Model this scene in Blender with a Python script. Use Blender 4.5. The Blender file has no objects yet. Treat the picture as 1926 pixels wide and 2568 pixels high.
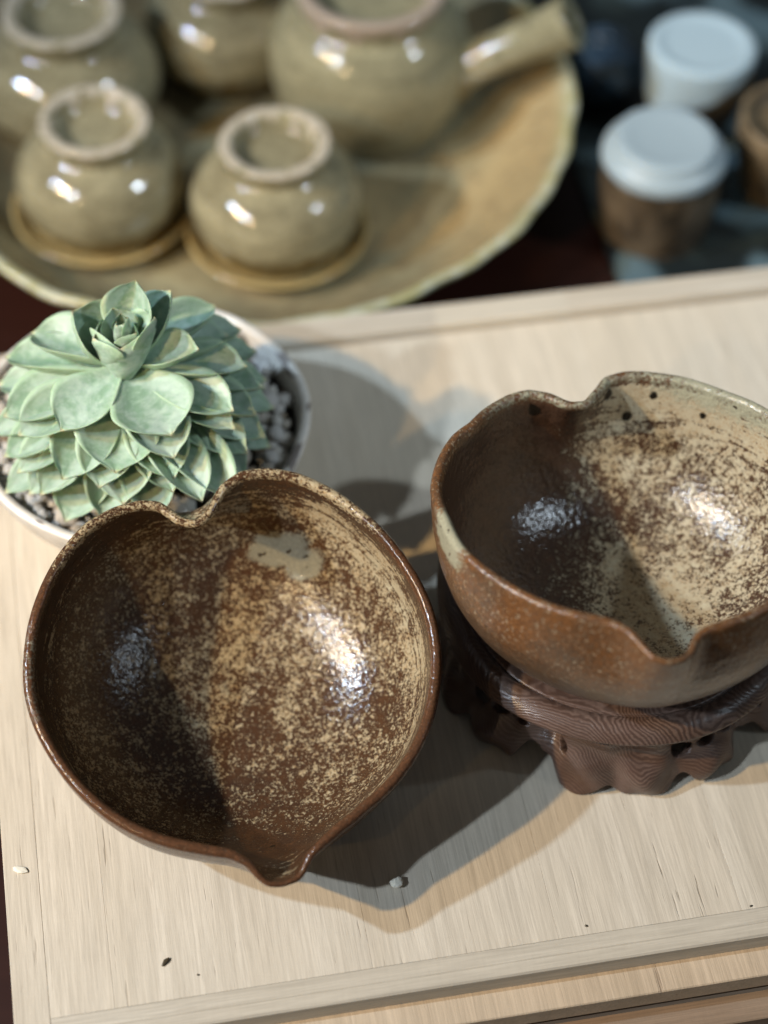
import bpy, bmesh, math, random
import numpy as np
from mathutils import Matrix, Vector, noise as mnoise

random.seed(7); np.random.seed(7)
S = 0.01                                    # geometry is written in centimetres
sc = bpy.context.scene
col = sc.collection
rad = math.radians

# ------------------------------------------------------------------ camera
PH, RO, DIST = rad(50.0), rad(1.5), 60.0
fw = np.array([0, math.cos(PH), -math.sin(PH)])
r0 = np.array([1.0, 0, 0]); u0 = np.cross(r0, fw)
rt = math.cos(RO) * r0 + math.sin(RO) * u0
up = np.cross(rt, fw)
CAMP = -fw * DIST
cam = bpy.data.cameras.new('camera')
cam.sensor_fit = 'VERTICAL'; cam.sensor_height = 36.0
cam.lens = 36.0 * 5100 / 2568
cam.clip_start = 0.02; cam.clip_end = 50
co = bpy.data.objects.new('camera', cam); col.objects.link(co)
M = Matrix.Identity(4)
for i in range(3):
    M[i][0], M[i][1], M[i][2], M[i][3] = rt[i], up[i], -fw[i], CAMP[i] * S
co.matrix_world = M
cam.dof.use_dof = True
cam.dof.focus_distance = 0.517
cam.dof.aperture_fstop = 5.2
cam.dof.aperture_blades = 0
sc.camera = co

# ------------------------------------------------------------------ room light
w = bpy.data.worlds.new('World'); sc.world = w; w.use_nodes = True
bg = w.node_tree.nodes['Background']
bg.inputs[0].default_value = (0.85, 0.93, 1.0, 1); bg.inputs[1].default_value = 0.09
sc.view_settings.view_transform = 'Standard'; sc.view_settings.look = 'None'
sc.view_settings.exposure = 0.0; sc.view_settings.gamma = 1.0


def spot(name, pos, aim, watts, colr, size_deg, blend, r=2.2):
    l = bpy.data.lights.new(name, 'SPOT'); l.energy = watts; l.color = colr
    l.spot_size = rad(size_deg); l.spot_blend = blend; l.shadow_soft_size = r * S
    o = bpy.data.objects.new(name, l); col.objects.link(o)
    o.location = Vector(pos) * S
    o.rotation_euler = (Vector(aim) - Vector(pos)).to_track_quat('-Z', 'Y').to_euler()
    return o


COOL, COOL2, WARM = (0.58, 0.77, 1.0), (0.72, 0.85, 1.0), (1.0, 0.68, 0.32)
spot('track_spot', (-120, -21, 103), (13, 0, 0), 80, COOL, 30, 0.7)
spot('track_spot', (-112, -47, 103), (-4, -6, 0), 78, WARM, 26, 0.8)
spot('track_spot', (-98, -73, 103), (6, -5, 0), 56, COOL2, 28, 0.7)
spot('track_spot', (-92, -128, 102), (-6, 7, 0), 48, WARM, 11, 1.0)
spot('side_spot', (124, -30, 118), (-1, 15, 0), 56, (0.74, 0.88, 1.0), 17, 1.0, 2.4)


# ------------------------------------------------------------------ helpers
def tag(o, label=None, cat=None, group=None, kind=None):
    if label: o['label'] = label
    if cat: o['category'] = cat
    if group: o['group'] = group
    if kind: o['kind'] = kind
    return o


def empty(name, loc=(0, 0, 0), rotz=0.0, parent=None):
    o = bpy.data.objects.new(name, None); col.objects.link(o)
    o.empty_display_size = 0.02
    o.location = Vector(loc) * S; o.rotation_euler = (0, 0, rotz)
    if parent: o.parent = parent
    return o


def mesh_data(name, V, F, mat=None, smooth=True, scale=S):
    me = bpy.data.meshes.new(name)
    V = np.asarray(V, float) * scale
    me.from_pydata([tuple(v) for v in V], [], [tuple(int(i) for i in f) for f in F])
    if mat: me.materials.append(mat)
    if smooth: me.polygons.foreach_set('use_smooth', [True] * len(me.polygons))
    me.update()
    return me


def link(name, me, parent=None, loc=(0, 0, 0)):
    o = bpy.data.objects.new(name, me); col.objects.link(o)
    o.location = Vector(loc) * S
    if parent: o.parent = parent
    return o


def mob(name, V, F, mat, parent=None, loc=(0, 0, 0), smooth=True):
    return link(name, mesh_data(name, V, F, mat, smooth), parent, loc)


def attr(me, name, A):
    a = me.attributes.new(name, 'FLOAT_COLOR', 'POINT')
    A = np.asarray(A, np.float32)
    a.data.foreach_set('color', A.reshape(-1))


def fix_normals(me):
    bm = bmesh.new(); bm.from_mesh(me)
    bmesh.ops.recalc_face_normals(bm, faces=bm.faces)
    bm.to_mesh(me); bm.free()


def grid_faces(nr, nc, wrap=True, off=0):
    F = []
    for i in range(nr - 1):
        for j in range(nc if wrap else nc - 1):
            k = (j + 1) % nc
            F.append((off + i * nc + j, off + i * nc + k, off + (i + 1) * nc + k, off + (i + 1) * nc + j))
    return F


def lathe(profile, n=96, wob=None):
    """profile: list of (r, z); r == 0 collapses to a pole."""
    V, F, rows = [], [], []
    for i, (r, z) in enumerate(profile):
        if r <= 1e-6:
            rows.append([len(V)]); V.append((0, 0, z)); continue
        row = []
        for j in range(n):
            a = 2 * math.pi * j / n
            rr, zz = (r, z) if wob is None else wob(r, z, a, i)
            row.append(len(V)); V.append((rr * math.cos(a), rr * math.sin(a), zz))
        rows.append(row)
    for A, B in zip(rows, rows[1:]):
        for j in range(n):
            k = (j + 1) % n
            if len(A) == 1 and len(B) == 1: continue
            if len(A) == 1: F.append((A[0], B[k], B[j]))
            elif len(B) == 1: F.append((A[j], A[k], B[0]))
            else: F.append((A[j], A[k], B[k], B[j]))
    return V, F


def smooth_profile(P, sub=6):
    P = np.array(P, float); out = []
    n = len(P)
    for i in range(n - 1):
        p0 = P[max(i - 1, 0)]; p1 = P[i]; p2 = P[i + 1]; p3 = P[min(i + 2, n - 1)]
        for k in range(sub):
            t = k / sub
            out.append(0.5 * ((2 * p1) + (-p0 + p2) * t + (2 * p0 - 5 * p1 + 4 * p2 - p3) * t * t + (-p0 + 3 * p1 - 3 * p2 + p3) * t ** 3))
    out.append(P[-1]); out = np.array(out); out[:, 0] = np.maximum(out[:, 0], 0)
    return [tuple(q) for q in out]


def box(x0, x1, y0, y1, z0, z1, b=0.02):
    bm = bmesh.new()
    bmesh.ops.create_cube(bm, size=1)
    for v in bm.verts:
        v.co = ((x0 + x1) / 2 + v.co.x * (x1 - x0), (y0 + y1) / 2 + v.co.y * (y1 - y0), (z0 + z1) / 2 + v.co.z * (z1 - z0))
    if b: bmesh.ops.bevel(bm, geom=bm.edges[:], offset=b, segments=1, affect='EDGES')
    V = [tuple(v.co) for v in bm.verts]; F = [[v.index for v in f.verts] for f in bm.faces]
    bm.free(); return V, F


def prism(profile_yz, x0, x1):
    n = len(profile_yz)
    V = [(x0, y, z) for y, z in profile_yz] + [(x1, y, z) for y, z in profile_yz]
    F = [(i, (i + 1) % n, n + (i + 1) % n, n + i) for i in range(n)] + [tuple(range(n))[::-1], tuple(range(n, 2 * n))]
    return V, F


# ------------------------------------------------------------------ node helpers
class NT:
    def __init__(self, name):
        self.m = bpy.data.materials.new(name); self.m.use_nodes = True
        self.t = self.m.node_tree; self.n = self.t.nodes
        self.b = self.n['Principled BSDF']

    def node(self, typ, ins=None, **kw):
        nd = self.n.new(typ)
        for k, v in kw.items(): setattr(nd, k, v)
        for k, v in (ins or {}).items(): self.set(nd.inputs[k], v)
        return nd

    def set(self, sock, v):
        if isinstance(v, bpy.types.NodeSocket): self.t.links.new(v, sock)
        else: sock.default_value = v

    def coord(self, scale=(1, 1, 1), kind='Object', rand=False):
        tc = self.node('ShaderNodeTexCoord')
        mp = self.node('ShaderNodeMapping', {'Vector': tc.outputs[kind], 'Scale': scale})
        if rand:
            oi = self.node('ShaderNodeObjectInfo')
            m = self.node('ShaderNodeMath', {0: oi.outputs['Random'], 1: 37.0}, operation='MULTIPLY')
            self.set(mp.inputs['Location'], m.outputs[0])
        return mp.outputs[0]

    def noise(self, vec, scale, detail=3, rough=0.55, dist=0.0):
        return self.node('ShaderNodeTexNoise', {'Vector': vec, 'Scale': scale, 'Detail': detail, 'Roughness': rough, 'Distortion': dist}).outputs[0]

    def math(self, op, a, b=0.0, c=0.0):
        return self.node('ShaderNodeMath', {0: a, 1: b, 2: c}, operation=op).outputs[0]

    def mapr(self, v, a, b, c=0.0, d=1.0, smooth=False):
        return self.node('ShaderNodeMapRange', {0: v, 1: a, 2: b, 3: c, 4: d}, interpolation_type='SMOOTHSTEP' if smooth else 'LINEAR').outputs[0]

    def mix(self, f, a, b, mode='MIX'):
        nd = self.node('ShaderNodeMix', data_type='RGBA', blend_type=mode)
        self.set(nd.inputs[0], f)
        for k, v in ((6, a), (7, b)):
            if isinstance(v, tuple) and len(v) == 3: v = (*v, 1)
            self.set(nd.inputs[k], v)
        return nd.outputs[2]

    def ramp(self, f, stops):
        nd = self.node('ShaderNodeValToRGB', {0: f}); e = nd.color_ramp.elements
        while len(e) < len(stops): e.new(0.5)
        for el, (p, c) in zip(e, stops): el.position = p; el.color = (*c, 1)
        return nd.outputs[0]

    def bump(self, h, dist, strength=1.0, prev=None):
        nd = self.node('ShaderNodeBump', {'Height': h, 'Distance': dist, 'Strength': strength})
        if prev is not None: self.set(nd.inputs['Normal'], prev)
        return nd.outputs[0]

    def out(self, color, rough=0.5, normal=None, **kw):
        self.set(self.b.inputs['Base Color'], (*color, 1) if isinstance(color, tuple) and len(color) == 3 else color)
        self.set(self.b.inputs['Roughness'], rough)
        if normal is not None: self.set(self.b.inputs['Normal'], normal)
        for k, v in kw.items(): self.set(self.b.inputs[k.replace('_', ' ')], v)
        return self.m


def wood_mat(name, along, c0, c1, cpore, rough=0.6, tint=0.12, pore=0.5):
    """pale wood; grain runs along local axis `along` ('x' or 'y')."""
    t = NT(name)
    st = (1.0, 0.035, 1.0) if along == 'y' else (0.035, 1.0, 1.0)
    v = t.coord(st, rand=True)
    big = t.noise(v, 70, 3, 0.6, 0.6)
    fine = t.noise(v, 1300, 4, 0.75)
    mid = t.noise(v, 260, 3, 0.6)
    v2 = t.coord((1, 1, 1), rand=True)
    blot = t.noise(v2, 14, 3, 0.5)
    c = t.mix(t.mapr(big, 0.3, 0.7), c0, c1)
    c = t.mix(t.mapr(mid, 0.38, 0.72, 0, 0.6), c, tuple(x * 0.80 for x in c1))
    c = t.mix(t.mapr(fine, 0.38, 0.66, 0.0, 0.55), c, tuple(x * 0.60 for x in c1))
    stp = (1.0, 0.06, 1.0) if along == 'y' else (0.06, 1.0, 1.0)
    pv = t.coord(stp, rand=True)
    pr = t.noise(pv, 1100, 2, 0.5)
    pz = t.noise(t.coord((1, 0.1, 1) if along == 'y' else (0.1, 1, 1), rand=True), 45, 2, 0.5)
    pf = t.math('MULTIPLY', t.mapr(pr, 0.66, 0.73), t.mapr(pz, 0.45, 0.7, 0.1, pore))
    c = t.mix(pf, c, cpore)
    c = t.mix(t.mapr(blot, 0.35, 0.7, 0, 0.22), c, (0.51, 0.45, 0.35), 'MIX')
    oi = t.node('ShaderNodeObjectInfo')
    c = t.mix(t.math('MULTIPLY', oi.outputs['Random'], tint), c, (0.42, 0.30, 0.20))
    h = t.math('SUBTRACT', t.math('MULTIPLY', fine, 0.5), t.math('MULTIPLY', pf, 1.2))
    cross = t.noise(t.coord((0.25, 1.0, 1.0) if along == 'y' else (1.0, 0.25, 1.0), rand=True), 700, 2, 0.5)
    h = t.math('ADD', h, t.math('MULTIPLY', cross, 0.25))
    return t.out(c, rough, t.bump(h, 0.00022, 0.8), Specular_IOR_Level=0.3)


M_BOARD = wood_mat('pale_board_wood', 'y', (0.70, 0.63, 0.515), (0.60, 0.525, 0.41), (0.20, 0.14, 0.08), tint=0.05)
M_RAIL = wood_mat('pale_rail_wood', 'x', (0.65, 0.60, 0.50), (0.52, 0.465, 0.37), (0.25, 0.18, 0.12), tint=0.3, pore=0.35)
M_LEDGE = wood_mat('tan_ledge_wood', 'y', (0.60, 0.47, 0.33), (0.50, 0.385, 0.26), (0.16, 0.10, 0.06))
M_BASE = wood_mat('brown_base_wood', 'x', (0.30, 0.205, 0.135), (0.22, 0.145, 0.09), (0.08, 0.05, 0.03), pore=0.3)

# ------------------------------------------------------------------ dark table
t = NT('dark_lacquer')
c = t.mix(t.noise(t.coord((0.06, 1, 1)), 120, 4, 0.6), (0.014, 0.004, 0.0025), (0.026, 0.008, 0.005))
M_TABLE = t.out(c, 0.32, Specular_IOR_Level=0.25)
TZ = -3.5
V, F = box(-90, 110, -70, 160, TZ - 4, TZ, 0.3)
mob('dark_tabletop', V, F, M_TABLE); tag(bpy.data.objects['dark_tabletop'], kind='structure')

# ------------------------------------------------------------------ wooden board
YAW = rad(11.4)
board = empty('display_board', (0, 0, TZ), YAW)
tag(board, 'pale wooden display board with moulded edges under the two bowls and the succulent pot', 'display board')
off = (0, 0, -TZ)
us = [-10.87, -9.3, -2.9, 1.85, 6.63, 11.5, 16.5, 22.0]
for a, b in zip(us, us[1:]):
    V, F = box(a + .002, b - .002, -14.5, 6.98, -0.66, 0.0, 0.005)
    mob('plank', V, F, M_BOARD, board, off, smooth=False)
V, F = box(-11.75, -10.873, -16.0, 8.05, -0.66, -0.003, 0.012)
mob('side_strip', V, F, M_BOARD, board, off, smooth=False)
prof = [(-14.508, -0.66), (-14.508, -0.003), (-14.90, -0.003), (-14.93, -0.03), (-15.20, -0.085), (-15.245, -0.13), (-15.25, -0.66)]
V, F = prism(prof, -10.868, 22)
mob('front_rail', V, F, M_RAIL, board, off, smooth=False)
prof = [(6.99, -0.66), (6.99, -0.12), (7.06, -0.12), (7.08, 0.24), (7.14, 0.31), (7.98, 0.31), (8.05, 0.24), (8.05, -0.66)]
for a, b in ((-11.7, 2.93), (2.94, 7.35), (7.36, 22)):
    V, F = prism(prof, a, b)
    mob('back_rail', V, F, M_RAIL, board, off, smooth=False)
V, F = box(-11.7, 22, -16.03, 8.0, -1.28, -0.67, 0.03)
mob('ledge_panel', V, F, M_LEDGE, board, off, smooth=False)
V, F = box(-11.6, 22, -16.75, 7.9, -3.5, -1.58, 0.03)
mob('base_frame', V, F, M_BASE, board, off, smooth=False)
V, F = box(-11.55, 22, -15.85, 7.85, -1.58, -1.28, 0.0)
mob('base_frame', [(x, y, z + 0.0) for x, y, z in V], F, M_BASE, board, off, smooth=False).name = 'spacer_strip'


# ------------------------------------------------------------------ glazed heart bowls
OUT_L = [(193.1, 5.29), (180.1, 5.25), (165.2, 5.24), (151.9, 5.26), (139.7, 5.25), (130.7, 5.11), (122.7, 4.9), (117.2, 4.62), (112.2, 3.98), (107.5, 3.82), (103.2, 4.02), (97.6, 4.66), (91.2, 5.05), (83.0, 5.21), (73.7, 5.27), (63.4, 5.23), (51.9, 5.17), (40.3, 5.16), (28.6, 5.18), (15.9, 5.24), (5.0, 5.27), (354.3, 5.27), (343.7, 5.29), (332.5, 5.29), (322.9, 5.26), (312.6, 5.21), (302.9, 5.28), (297, 5.40), (293.6, 5.50), (291.2, 5.74), (288.8, 5.92), (284.3, 5.97), (280.8, 5.90), (278.4, 5.68), (276.0, 5.36), (271.5, 5.17), (262.4, 5.12), (250.8, 5.15), (239.7, 5.17), (228.5, 5.18), (216.1, 5.20), (205.4, 5.25), (198.3, 5.28)]
OUT_R = [(180.8, 5.21), (168.6, 5.17), (155.1, 5.12), (147.8, 4.99), (139.8, 5.04), (129.7, 5.04), (122.1, 4.89), (116.3, 4.5), (112.4, 3.99), (107.3, 3.88), (100.7, 4.36), (97.2, 4.77), (91.0, 4.96), (82.5, 5.04), (71.2, 5.06), (59.2, 5.04), (44.0, 5.12), (30, 5.12), (10, 5.1), (350, 5.08), (330, 5.05), (315, 5.02), (303.1, 5.0), (293.9, 5.04), (285.4, 5.08), (281.6, 5.22), (279.3, 5.6), (277, 5.73), (274.2, 5.80), (271, 5.77), (268.6, 5.66), (266.2, 5.42), (263.0, 5.12), (259.5, 4.99), (255.9, 4.95), (243.1, 5.0), (228.7, 5.04), (218.6, 5.08), (207.5, 5.15), (194.6, 5.12)]
NA = 600


def sstep(x, a, b):
    q = np.clip((x - a) / (b - a), 0, 1); return q * q * (3 - 2 * q)


def rim_curve(tab, sig=0.75):
    T = sorted(tab); a = np.array([q[0] for q in T]); r = np.array([q[1] for q in T])
    a = np.concatenate([a - 360, a, a + 360]); r = np.tile(r, 3)
    th = np.arange(NA) * 360 / NA
    R = np.interp(th, a, r)
    k = np.arange(-14, 15) * 360 / NA; g = np.exp(-k * k / (2 * sig * sig)); g /= g.sum()
    return th, np.convolve(np.concatenate([R[-14:], R, R[:14]]), g, 'valid')


def make_bowl(name, tab, H, masks, mat, thick=0.32, R0=5.2, seed=0.0, spout_a=285):
    th, R = rim_curve(tab)
    k = np.arange(-60, 61) * 360 / NA; g = np.exp(-k * k / (2 * 14.0 ** 2)); g /= g.sum()
    Rs = np.convolve(np.concatenate([R[-60:], R, R[:60]]), g, 'valid')
    ct, st = np.cos(np.radians(th)), np.sin(np.radians(th))
    P = np.stack([R * ct, R * st], 1)
    T = np.roll(P, -1, 0) - np.roll(P, 1, 0); T /= np.linalg.norm(T, axis=1)[:, None]
    N = np.stack([T[:, 1], -T[:, 0]], 1)                      # outward in the rim plane
    rimwob = np.array([0.07 * mnoise.noise(Vector((c_ * 1.3 + seed, s_ * 1.3, 3.1))) + 0.03 * mnoise.noise(Vector((c_ * 5 + seed, s_ * 5, 1.7))) for c_, s_ in zip(ct, st)])
    lip = -0.14 * np.exp(-((th - spout_a) / 8.5) ** 4)
    rimz = rimwob + lip
    rows, surf = [], []

    def sheet(Rb, Hb, ex, inner, ns, Prim):
        for k in range(ns):
            f = (k / (ns - 1)) * math.pi / 2
            rr = Rb * math.sin(f) ** (2 / ex); z = -Hb * max(math.cos(f), 0) ** (2 / ex)
            frac = 1 + z / Hb                                # 0 bottom .. 1 rim
            w1 = frac ** 1.6
            base = np.stack([ct, st], 1) * rr
            soft = np.stack([ct, st], 1) * (Rs - thick * inner - Rb)[:, None]
            sharp = Prim - np.stack([ct, st], 1) * (Rs - thick * inner)[:, None]
            xy = base + soft * w1 + sharp * np.where(th < 180, frac ** 4.2, frac ** 2.8)[:, None]
            zz = np.full(NA, z) + rimz * frac ** 4
            # throwing rings and hand-made unevenness
            if 0.02 < frac < 0.985:
                amp = 0.035 * math.sin(math.pi * frac)
                nn = np.array([mnoise.noise(Vector((x * 0.45 + seed, y * 0.45, z * 0.6 + (5 if inner else 0)))) for x, y in xy[::4]])
                nn = np.interp(np.arange(NA), np.arange(0, NA, 4), nn, period=NA)
                ring = 0.4 * math.sin(z * 9 + seed)
                d = amp * (nn * 1.5 + ring * 0.35)
                xy = xy + np.stack([ct, st], 1) * d[:, None]
            rows.append(np.column_stack([xy, zz])); surf.append((inner, frac))

    TK = thick * (1 - 0.5 * np.exp(-(((th - spout_a + 180) % 360 - 180) / 11.0) ** 2) - 0.15 * np.exp(-((th - 108) / 14.0) ** 2))
    Pin = P - N * TK[:, None]
    sheet(R0 - 0.02, H, 2.3 if seed < 1 else 2.5, 0, 70, P - N * 0.03)
    rows.pop(); surf.pop()
    # rounded rim
    for k in range(11):
        a = math.pi * k / 10
        cx = (TK / 2 - 0.015)[:, None]
        xy = P - N * (0.015 + cx - cx * math.cos(a))
        zz = rimz + TK * 0.5 * math.sin(a) - 0.02
        rows.append(np.column_stack([xy, zz])); surf.append((2, k / 10))
    n_out = len(rows)
    sh_rows, sh_surf = rows[:], surf[:]
    rows.clear(); surf.clear()
    sheet(R0 - thick, H - 0.36, 2.52 if seed < 1 else 2.7, 1, 90, Pin)
    rows.pop(); surf.pop()
    rows.reverse(); surf.reverse()
    allrows = sh_rows + rows; allsurf = sh_surf + surf
    V = np.concatenate(allrows)
    F = grid_faces(len(allrows), NA)
    me = mesh_data(name, V, F, mat)
    inner = np.repeat([s[0] for s in allsurf], NA); frac = np.repeat([s[1] for s in allsurf], NA)
    TH = np.tile(th, len(allrows))
    A, B = masks(V, TH, inner, frac)
    attr(me, 'glaze_a', A); attr(me, 'glaze_b', B)
    uv = me.attributes.new('ring_uv', 'FLOAT_VECTOR', 'POINT')
    r_ = np.hypot(V[:, 0], V[:, 1])
    # streak coordinates: constant along the wheel direction
    U = np.stack([np.cos(np.radians(TH)) * 0.9, np.sin(np.radians(TH)) * 0.9, (np.where(inner == 0, -1, 1) * (frac * 7.0 + r_ * 0.3))], 1)
    uv.data.foreach_set('vector', U.astype(np.float32).reshape(-1))
    return me


def glaze_mat(name, brown, brown2, tan, cream, grey, outer, outer2, rough=0.24, bumpd=0.0005):
    t = NT(name)
    A = t.node('ShaderNodeAttribute', attribute_name='glaze_a')
    B = t.node('ShaderNodeAttribute', attribute_name='glaze_b')
    U = t.node('ShaderNodeAttribute', attribute_name='ring_uv').outputs['Vector']
    sa = t.node('ShaderNodeSeparateColor', {0: A.outputs['Color']}).outputs
    sb = t.node('ShaderNodeSeparateColor', {0: B.outputs['Color']}).outputs
    dens, grey_m, streak = sa[0], sa[1], sa[2]
    rim_m, cream_m, outer_m = sb[0], sb[1], sb[2]
    black_m = B.outputs['Alpha']
    v = t.coord()
    big = t.noise(v, 70, 3, 0.55)
    n1 = t.noise(v, 1150, 3, 0.64, 0.2)
    n2 = t.noise(v, 1700, 2, 0.6)
    n3 = t.noise(v, 300, 3, 0.62)
    st = t.noise(U, 4.2, 4, 0.65)
    dens2 = t.math('ADD', dens, t.math('MULTIPLY', t.math('SUBTRACT', n3, 0.5), 0.75))
    dens2 = t.math('ADD', dens2, t.math('MULTIPLY', t.math('SUBTRACT', big, 0.5), 0.6))
    dens2 = t.math('ADD', dens2, t.math('MULTIPLY', streak, t.math('MULTIPLY', t.math('SUBTRACT', st, 0.47), 4.5)))
    th = t.mapr(dens2, 0.0, 1.0, 0.76, 0.32)
    nmix = t.math('ADD', t.math('MULTIPLY', n1, 0.66), t.math('MULTIPLY', t.noise(v, 620, 2, 0.6), 0.34))
    f1 = t.mapr(t.math('SUBTRACT', nmix, th), -0.06, 0.075, smooth=True)
    th2 = t.mapr(dens2, 0.0, 1.0, 0.74, 0.46)
    f2 = t.mapr(t.math('SUBTRACT', n2, th2), -0.03, 0.08, smooth=True)
    base = t.mix(t.mapr(n3, 0.35, 0.65), brown, brown2)
    base = t.mix(t.mapr(n2, 0.40, 0.65, 0, 0.75), base, tuple(x * 0.45 for x in brown))
    out_c = t.mix(t.mapr(t.math('ADD', big, t.math('MULTIPLY', t.math('SUBTRACT', n1, 0.5), 0.8)), 0.42, 0.85), outer, outer2)
    speck = t.mapr(t.noise(v, 1050, 2, 0.6), 0.605, 0.67)
    out_c = t.mix(t.mapr(t.noise(v, 1500, 2, 0.6), 0.38, 0.62, 0.55, 0), out_c, tuple(x * 0.35 for x in outer2))
    out_c = t.mix(t.math('MULTIPLY', speck, 0.75), out_c, (0.36, 0.29, 0.19))
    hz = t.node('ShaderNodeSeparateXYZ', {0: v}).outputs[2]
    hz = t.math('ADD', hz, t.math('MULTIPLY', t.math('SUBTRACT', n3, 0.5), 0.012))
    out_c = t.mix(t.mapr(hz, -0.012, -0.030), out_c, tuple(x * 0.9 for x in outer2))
    base = t.mix(outer_m, base, out_c)
    tan_c = t.mix(t.mapr(n2, 0.35, 0.65), tan, cream)
    tan_c = t.mix(t.mapr(t.math('ADD', cream_m, t.math('MULTIPLY', t.math('SUBTRACT', n3, 0.5), 1.6)), 0.4, 0.8), tan_c, cream)
    col_ = t.mix(f1, base, tan_c)
    col_ = t.mix(t.math('MULTIPLY', f2, t.mapr(dens, 0.05, 0.3)), col_, t.mix(0.35, cream, tan))
    gm = t.math('ADD', grey_m, t.math('ADD', t.math('MULTIPLY', t.math('SUBTRACT', n3, 0.5), 0.8), t.math('MULTIPLY', t.math('SUBTRACT', n1, 0.5), 0.9)))
    gf = t.mapr(gm, 0.36, 0.80, 0, 0.88, smooth=True)
    gcol = t.mix(t.mapr(n2, 0.3, 0.7), grey, tuple(x * 0.7 for x in grey))
    gcol = t.mix(t.mapr(t.noise(v, 520, 1, 0.4), 0.70, 0.73), gcol, (0.03, 0.02, 0.012))
    col_ = t.mix(gf, col_, gcol)
    rm = t.math('ADD', rim_m, t.math('MULTIPLY', t.math('SUBTRACT', n1, 0.5), 1.3))
    col_ = t.mix(t.mapr(rm, 0.45, 0.62), col_, t.mix(t.mapr(n2, 0.4, 0.62), tuple(x * 0.8 for x in brown), outer))
    bl = t.math('ADD', black_m, t.math('MULTIPLY', t.math('SUBTRACT', n3, 0.5), 0.6))
    col_ = t.mix(t.mapr(bl, 0.45, 0.7), col_, (0.012, 0.009, 0.006))
    h = t.math('ADD', t.math('MULTIPLY', t.noise(v, 620, 2, 0.55), 0.95), t.math('ADD', t.math('MULTIPLY', n3, 0.4), t.math('MULTIPLY', gf, 0.5)))
    h = t.math('ADD', h, t.math('MULTIPLY', n1, 0.30))
    nrm = t.bump(h, bumpd, 1.0)
    rg = t.math('ADD', rough, t.math('MULTIPLY', f1, 0.10))
    rg = t.math('ADD', rg, t.math('MULTIPLY', outer_m, 0.10))
    return t.out(col_, rg, nrm, Specular_IOR_Level=0.42)


def blob(V, c, r, soft=0.4):
    d = np.linalg.norm((V[:, :2] - np.array(c)) / np.array(r), axis=1)
    return np.clip(1.0 - (d - 1) / soft * 0.5 - 0.5, 0, 1)


def adiff(a, b): return np.abs((a - b + 180) % 360 - 180)


def masks_l(V, TH, inner, frac):
    n = len(V); A = np.zeros((n, 4)); B = np.zeros((n, 4)); x, y = V[:, 0], V[:, 1]
    i = inner == 1; o = inner == 0; rm = inner == 2
    dens = 0.44 * np.ones(n)
    dens -= 0.30 * sstep(frac, 0.45, 0.85) * sstep(-x, 0.5, 3.0)             # plain brown left wall
    dens -= 0.25 * sstep(frac, 0.70, 0.92) * (adiff(TH, 125) < 60)
    dens -= 0.34 * np.exp(-((x - 1.2) / 2.0) ** 2 - ((y + 4.6) / 1.0) ** 2)   # brown front by the spout
    dens += 0.05 * np.exp(-((x - 2.0) / 2.0) ** 2 - ((y - 1.0) / 2.5) ** 2)
    dens += 0.10 * np.exp(-((x + 0.3) / 0.7) ** 2 - ((y - 0.4) / 1.1) ** 2)
    cs = np.exp(-(adiff(TH, 30) / 34.0) ** 2) * np.exp(-((frac - 0.66) / 0.17) ** 2)
    dens += 0.24 * cs
    dens -= 0.32 * sstep(frac, 0.86, 0.95) * (adiff(TH, 20) < 75)
    dens += 0.04 * np.exp(-((x + 1.2) / 1.8) ** 2 - ((y - 1.2) / 2.4) ** 2)
    A[:, 0] = np.where(i, dens, np.where(rm, 0.22, 0.12))
    g = np.maximum(blob(V, (1.0, 3.88), (0.9, 0.36)), blob(V, (1.72, 3.55), (0.55, 0.36)))
    g = np.maximum(g, 0.50 * np.exp(-((x + 0.3) / 0.5) ** 2 - ((y - 0.4) / 0.8) ** 2))
    A[:, 1] = np.where(i & (frac < 0.93), g, 0)
    rl = (adiff(TH, 188) < 15) & (rm | (o & (frac > 0.9)))
    A[:, 1] = np.where(rl, np.clip(1.25 - adiff(TH, 188) / 20.0, 0, 1), A[:, 1])
    A[:, 2] = np.where(i, sstep(frac, 0.45, 0.75), 0) * 0.55
    back = sstep(70 - adiff(TH, 100), 0, 25)
    B[:, 0] = np.where(rm, 0.62 - 0.5 * back, np.where(i, sstep(frac, 0.93, 1.0) * 0.5 * (1 - back), 0))
    A[:, 0] = np.where(rm | (o & (frac > 0.75)), A[:, 0] + 0.34 * back, A[:, 0])
    B[:, 1] = np.where(i, 0.55 * cs + 0.35 * np.exp(-((x + 0.3) / 1.3) ** 2 - ((y - 0.4) / 1.6) ** 2) + 0.12, 0.3)
    B[:, 2] = np.where(o, 1, np.where(rm, 0.4 * (1 - back), 0))
    ck = np.exp(-(((x - 1.19) * 0.95 + (y + 4.29) * 0.3) / 0.16) ** 2 - (((y + 4.29) * 0.95 - (x - 1.19) * 0.3) / 0.045) ** 2)
    B[:, 3] = np.where(i, ck, 0)
    return A, B


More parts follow.
